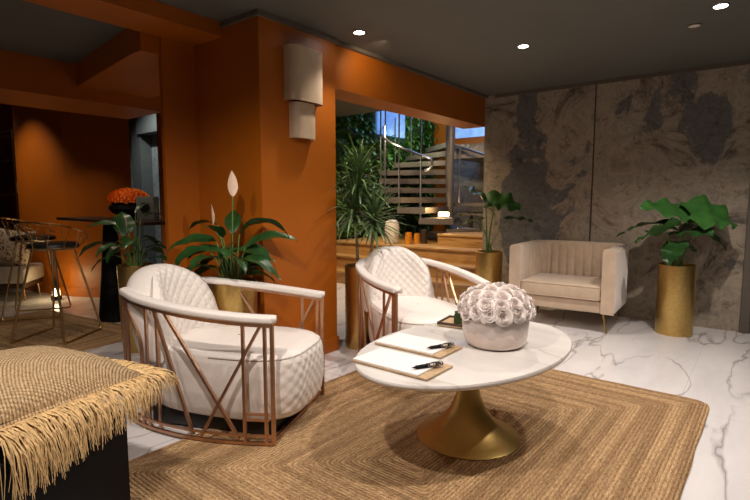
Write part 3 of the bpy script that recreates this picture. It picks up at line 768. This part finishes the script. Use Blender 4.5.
MB().grid(pil(1), 60, 60).grid(pil(-1), 60, 60).build('cover', M['raffia'], cu, angle=80)
fr = MB(); random.seed(5)
hem = []
for side in range(4):
    for k in range(480):
        q = (k + random.random()) / 480 * 2 - 1; b_ = 1 - .05 * (1 - q * q)
        base = [Vector((HC * q, -HC * b_, .075)), Vector((HC * b_, HC * q, .075)), Vector((-HC * q, HC * b_, .075)), Vector((-HC * b_, -HC * q, .075))][side]
        o_ = [Vector((0, -1, 0)), Vector((1, 0, 0)), Vector((0, 1, 0)), Vector((-1, 0, 0))][side]; tg = Vector((-o_.y, o_.x, 0))
        if abs(q) > .93: o_ = (o_ + tg * (1 if q > 0 else -1) * .7).normalized()
        L = random.uniform(.10, .18) * (1 + .35 * max(0, (q if side == 0 else (-q if side == 1 else 0)))); sp = random.uniform(-.5, .5)
        far_ = .5 + .5 * q if side == 2 else .0          # strands grow longer away from the tip
        out = random.uniform(.07, .11) + .05 * (1 - far_) * (side == 2); hang = random.uniform(.0, .07) + (.11 * (1 - far_) if side == 2 else 0)
        zz = random.uniform(-.012, .018); tw = random.uniform(-.035, .035)
        p1 = base + o_ * out * .45 + tg * tw * .3 + Vector((0, 0, .012 + zz))
        p2 = base + o_ * out * 1.02 + tg * tw + Vector((0, 0, zz))
        p3 = base + o_ * out * random.uniform(.98, 1.12) + tg * (tw + random.uniform(-.03, .03)) + Vector((0, 0, -.035 - hang))
        fr.tube(bez([base, p1, p2, p2.lerp(p3, .4), p3], 5), [.0021, .0021, .0019, .0016, .0013, .0008], 3)
fo = fr.build('fringe', M['fringe'], cu, smooth=False); fo['kind'] = 'stuff'
hm = [(HC * x, HC * y, .078) for x, y in [(cos(a) * (abs(cos(a)) ** 20 + abs(sin(a)) ** 20) ** -.05 * .965, sin(a) * (abs(cos(a)) ** 20 + abs(sin(a)) ** 20) ** -.05 * .965) for a in [2 * pi * i / 100 for i in range(100)]]]
MB().tube(hm, .009, 8, closed=True).build('hem', M['raffia'], cu)

# ------------------------------------------------------------------ bar area
def stool(label, loc, rz):
    t = thing('bar_stool', label, 'stool', loc, rz, 'gold wire bar stools')
    sh = .80
    mb = MB().lathe([(.01, 0), (.16, .0), (.195, .012), (.205, .03), (.20, .05), (.17, .062), (.01, .066)], (0, 0, sh), n=40); mb.build('seat', M['black_seat'], t)
    for sg in (1, -1):
        pts = fillet([(.13, sg * .10, sh), (.27, sg * .24, .012), (-.27, sg * .24, .012), (-.13, sg * .10, sh)], .04)
        MB().tube(pts, .0095, 8).build('leg_frame', M['brass_wire'], t)
    b = MB(); rim = []
    for i in range(31):
        a = R(-125 + 250 * i / 30) + pi; rim.append((.27 * cos(a), .27 * sin(a), sh + .25 - .17 * (abs(i - 15) / 15) ** 2))
    b.tube(rim, .007, 6); b.tube([(.205 * cos(2 * pi * i / 40), .205 * sin(2 * pi * i / 40), sh + .02) for i in range(40)], .005, 6, closed=True)
    for i in range(1, 30, 2):
        p = Vector(rim[i]); a = atan2(p.y, p.x) + (.18 if i % 4 == 1 else -.18)
        b.tube([p, (.205 * cos(a), .205 * sin(a), sh + .02)], .0035, 5)
    b.build('wire_back', M['brass_wire'], t)
    return t
stool('gold wire bar stool with black seat, the nearer one on the jute mat', (-5.02, 1.74, .011), R(125))
stool('gold wire bar stool with black seat, farther back by the left edge', (-6.15, 1.95, .0), R(60)).location.z = .011
bt = thing('bar_table', 'dark high bar table on a black cone pedestal', 'table', (-5.33, 2.38, .0), R(-2))
MB().box((.13, 0, 1.045), (2.0, .42, .03), bev=.004).build('tabletop', M['dark_wood'], bt)
MB().lathe([(.155, 0), (.155, .012), (.145, .06), (.095, .6), (.06, 1.03)], n=40).build('cone_base', M['black'], bt)
ur = thing('flower_urn', 'black urn with a dome of orange flowers on the bar table', 'flower arrangement', (-4.98, 2.42, 1.061), 0)
MB().lathe([(.08, 0), (.10, .01), (.07, .03), (.15, .06), (.185, .10), (.18, .13), (.15, .15), (.17, .165), (.16, .17), (.01, .17)], n=40).build('urn', M['black'], ur)
random.seed(9); fm = MB()
def pom():
    mb = MB()
    for k in range(26):
        z = 1 - 2 * (k + .5) / 26 * .75; a = k * 2.4; r_ = sqrt(1 - z * z); d = Vector((r_ * cos(a), r_ * sin(a), z)); s2 = d.orthogonal().normalized()
        mb.add([d * .008, d * .020 + s2 * .006, d * .025, d * .020 - s2 * .006], [(0, 1, 2, 3)])
    return mb
pm = None
for k in range(100):
    q = (k + .5) / 100; z = q; a = k * 2.399; r_ = sqrt(1 - z * z)
    if pm is None: o = pm = pom().build('orange_flower', M['petal_orange'], ur, smooth=False)
    else: o = pm.copy(); COL.objects.link(o); o.parent = ur
    d = Vector((r_ * cos(a), r_ * sin(a), z)); o.location = (d.x * .185, d.y * .185, .165 + d.z * .125); o.rotation_euler = d.to_track_quat('Z', 'Y').to_euler()
MB().lathe([(.17, .165), (.165, .2), (.12, .26), (.05, .285), (.005, .29)], n=30).build('foam', M['petal_orange'], ur)
sp = thing('small_speaker', 'small dark grey box with round black opening on the bar table', 'speaker', (-4.62, 2.42, 1.061), R(38))
MB().box((0, 0, .11), (.17, .12, .22), bev=.01).build('case', M['plain_grey'], sp)
MB().lathe([(.001, 0), (.045, 0), (.045, .012), (.001, .012)], n=24, mat=Matrix.Translation((0, -.062, .12)) @ Matrix.Rotation(pi / 2, 4, 'X')).build('cone', M['black'], sp)
# sofa at the far left
so = thing('sofa', 'low greige sofa against the dark wall at the left edge', 'sofa', (-7.78, 1.83, 0), R(-128.5))
def sbox(n, c, d, bev=.04, m='sofa_cloth'): MB().box(c, d, bev=bev, seg=4).build(n, M[m], so)
sbox('seat', (0, 0, .32), (1.3, .58, .20)); sbox('backrest', (.12, -.22, .55), (1.0, .14, .36)); sbox('frame', (0, 0, .19), (1.26, .54, .06), .01, 'dark_wood')
for sx_ in (-.58, .58):
    for sy_ in (-.22, .22): MB().tube([(sx_, sy_, .18), (sx_ * 1.03, sy_ * 1.05, 0)], [.02, .012], 8).build('leg', M['brass_wire'], so)
cs = MB(); hc = .25
def pf(sg): 
    def fn(u, v_):
        x = -cos(pi * u); y = -cos(pi * v_); e = (1 - abs(x) ** 3) * (1 - abs(y) ** 3)
        return (hc * x * (1 - .08 * (1 - y * y)), sg * .09 * max(0, e) ** .6, hc * y * (1 - .08 * (1 - x * x)))
    return fn
cs.grid(pf(1), 24, 24).grid(pf(-1), 24, 24); o = cs.build('spotted_cushion', M['spotted'], None, angle=80)
o.location = (-7.50, 2.12, .645); o.rotation_euler = (R(-14), R(8), R(48)); tag(o, 'spotted beige and brown cushion propped on the greige sofa', 'cushion')
# shelf unit
sh = thing('wall_shelf', 'thin brass framed open shelving unit at the left edge', 'shelf', (-8.16, 2.56, 0), 0)
fm = MB()
for x_ in (-.9, .0):
    for y_ in (-.14, .13): fm.tube([(x_, y_, 0), (x_, y_, 2.2)], .008, 6)
for z_ in (.012, 2.2):
    fm.tube([(-.9, -.14, z_), (0, -.14, z_), (0, .13, z_), (-.9, .13, z_)], .008, 6, closed=True)
fm.build('frame', M['brass_wire'], sh)
for z_ in (.6, 1.33, 1.8): MB().box((-.45, 0, z_), (.9, .26, .014)).build('shelf_board', M['dark_wood'], sh, smooth=False)
o = MB().box((0, 0, .08), (.22, .03, .16), bev=.004).build('framed_picture', M['board']); o.location = (-8.36, 2.52, 1.3375); tag(o, 'small pale framed picture on the lower visible shelf', 'picture')
o = MB().lathe([(.03, 0), (.06, .03), (.065, .08), (.04, .11), (.045, .12), (.001, .12)], n=20).build('small_pot', M['black']); o.location = (-8.32, 2.50, 1.8075); tag(o, 'small black pot on the upper visible shelf', 'pot')
# floor uplight
ul = thing('floor_uplight', 'small glowing lamp on the floor at the foot of the orange wall', 'lamp', (-6.98, 2.42, 0), 0)
MB().lathe([(.06, 0), (.06, .05), (.05, .055), (.001, .055)], n=20).build('housing', M['base_and_gap_shade'], ul)
MB().lathe([(.045, .056), (.04, .14), (.001, .145)], n=20).build('bulb', M['lamp_glow'], ul)
light('uplight', 'POINT', (-6.98, 2.38, .25), 3, (1, .8, .4), shadow_soft_size=.05)

# ------------------------------------------------------------------ steps and platform
st = thing('wooden_steps', 'honey oak steps and platform leading to the spiral stairs', 'steps', (0, 0, 0))
x0, x1 = -5.80, -2.66
def step(y0, y1, z0, z1, xa=x0, xb=x1, nose=.02):
    MB().box(((xa + xb) / 2, (y0 + y1) / 2, (z0 + z1 - .03) / 2), (xb - xa, y1 - y0, z1 - .03 - z0)).build('riser', M['oak'], st, smooth=False)
    MB().box(((xa + xb) / 2, (y0 + y1 - nose) / 2, z1 - .015), (xb - xa, y1 - y0 + nose, .03), bev=.004).build('tread', M['oak'], st)
step(5.55, 5.85, 0, .19, xb=-2.82); step(5.85, 6.12, 0, .38, xb=-2.82); step(6.12, 9.58, 0, .57); step(6.45, 7.3, .571, .75, -3.85, x1)
# plant wall
pw = thing('plant_wall', 'dense green living plant wall behind the spiral stairs', 'plant wall', (0, 0, 0))
MB().box((-5.83, 7.4, 1.75), (.05, 4.3, 2.3)).build('backing', M['leaf_dark'], pw, smooth=False)
random.seed(21); mb = MB()
for k in range(3000):
    yy = random.uniform(5.35, 9.4); zz = random.uniform(.65, 3.0)
    if 7.4 < yy < 8.4 and zz > 2.4: continue
    p = (-5.80, yy, zz); az = random.uniform(-1.2, 1.2)
    blade(mb, p, az, R(random.uniform(-20, 60)), random.uniform(.12, .24), random.uniform(.05, .09), R(70), 'lance', .2, 0, 4, 2)
o = mb.build('foliage', M['leaf_wall'], pw, angle=85); o['kind'] = 'stuff'

# spiral staircase; local x = image right, y = away
SP = (-4.49, 7.91)
ss = thing('spiral_staircase', 'grey steel spiral staircase rising from the oak platform', 'staircase', (SP[0], SP[1], .572), YAW)
Z0 = .572
MB().lathe([(.075, 0), (.075, 2.75 - .02)], n=24).build('centre_pole', M['stair_steel'], ss)
RO = 1.25
for i in range(10):
    a = R(-88 - 20 * i); da = R(12.5); z = .80 + .165 * i - Z0
    poly = [(.06 * cos(a - da * 2), .06 * sin(a - da * 2)), (.06 * cos(a + da * 2), .06 * sin(a + da * 2)), (RO * cos(a + da), RO * sin(a + da)), (RO * 1.01 * cos(a), RO * 1.01 * sin(a)), (RO * cos(a - da), RO * sin(a - da))]
    MB().prism(poly, z - .09, z).build('tread', M['oak'] if False else M['stair_steel'], ss, smooth=False)
    q = [(RO * cos(a + da * k), RO * sin(a + da * k), z - .05) for k in (-1, 0, 1)]
    MB().tube(q, .02, 4, rot=pi / 4, flat=3.2).build('tread_edge', M['stair_steel'], ss, smooth=False)
rail = []
for k in range(60):
    i = .6 + 4.6 * k / 59; a = R(-100 - 20 * i); z = .80 + .165 * i + .98 - Z0; rail.append(((RO - .02) * cos(a), (RO - .02) * sin(a), z))
h0 = Vector(rail[0]); hook = [h0 + Vector((-.10, .02, -.17)), h0 + Vector((-.0, .02, -.17)), h0 + Vector((.05, 0, -.08))]
MB().tube(bez(hook + [h0], 8)[:-1] + rail, .021, 10).build('handrail', M['steel'], ss)
for i in range(1, 8, 1):
    a = R(-100 - 20 * i); z = .80 + .165 * i - Z0; x_, y_ = (RO - .02) * cos(a), (RO - .02) * sin(a)
    MB().tube([(x_, y_, z - .05), (x_, y_, z + (1.02 if i % 2 == 0 and i > 4 else (2.6 - z if i < 5 else 1.0)))], .013, 8).build('baluster', M['steel'], ss)
# side landing with rail
ld = thing('landing_rail', 'blue lit steel handrail on a landing right of the spiral stairs', 'railing', (-3.9, 8.4, 0), 0)
MB().box((0, 0, 1.17), (1.35, .7, .05)).box((0, 0, 1.00), (1.35, .7, .04)).build('landing_tread', M['stair_steel'], ld, smooth=False)
MB().tube([(-.70, -.1, 2.26), (.35, -.3, 1.9)], .02, 8).build('handrail', M['steel'], ld)
for q in (.1, .62):
    p = Vector((-.70, -.1, 2.26)).lerp(Vector((.35, -.3, 1.9)), q)
    MB().tube([(p.x, p.y, 1.19), (p.x, p.y, p.z)], .014, 8).build('baluster', M['steel'], ld)
MB().tube([(.3, .2, .571), (.3, .2, 1.0)], .03, 8).tube([(-.5, .2, .571), (-.5, .2, 1.0)], .03, 8).build('support_leg', M['stair_steel'], ld)
# lamp on lower tread
a = R(-104); lp = Vector((SP[0], SP[1], 0)) + Matrix.Rotation(YAW, 3, 'Z') @ Vector((.9 * cos(a), .9 * sin(a), 0))
lm = thing('small_lamp', 'small glowing white lamp on a lower spiral tread', 'lamp', (lp.x, lp.y, .966), YAW)
MB().box((0, 0, .055), (.17, .08, .07), bev=.015).build('glass_shade', M['lamp_glow'], lm)
MB().box((0, 0, .01), (.12, .06, .02)).build('base', M['stair_steel'], lm, smooth=False)
light('tread_glow', 'POINT', (lp.x, lp.y - .12, 1.13), 7, (1, .62, .25), shadow_soft_size=.05)
# vase and candle jars on the platform
o = MB().lathe([(.07, 0), (.085, .01), (.11, .12), (.115, .24), (.10, .34), (.06, .37), (.055, .36), (.05, .30), (.001, .30)], n=40).build('floor_vase', M['ceramic']); o.location = (-4.60, 6.32, .571)
tag(o, 'white ceramic vase on the oak platform under the stairs', 'vase')
cj = None
for i, (px, py, hh) in enumerate([(-4.42, 6.52, .17), (-4.33, 6.62, .15), (-4.36, 6.42, .13)]):
    o = MB().lathe([(.045, 0), (.05, .005), (.05, hh), (.045, hh + .002), (.044, .02), (.001, .02)], n=28).build('candle_jar', M['amber']); o.location = (px, py, .571)
    tag(o, ['tallest amber glass candle jar next to the white vase', 'middle height amber glass candle jar behind the other two', 'shortest amber glass candle jar nearest the platform edge'][i], 'candle jar', 'amber candle jars on the platform')
o = MB().lathe([(.055, 0), (.055, .21), (.03, .22), (.001, .22)], n=24).build('wooden_canister', M['dark_wood']); o.location = (-4.2, 6.62, .571); tag(o, 'dark wooden canister right of the amber candle jars', 'canister')
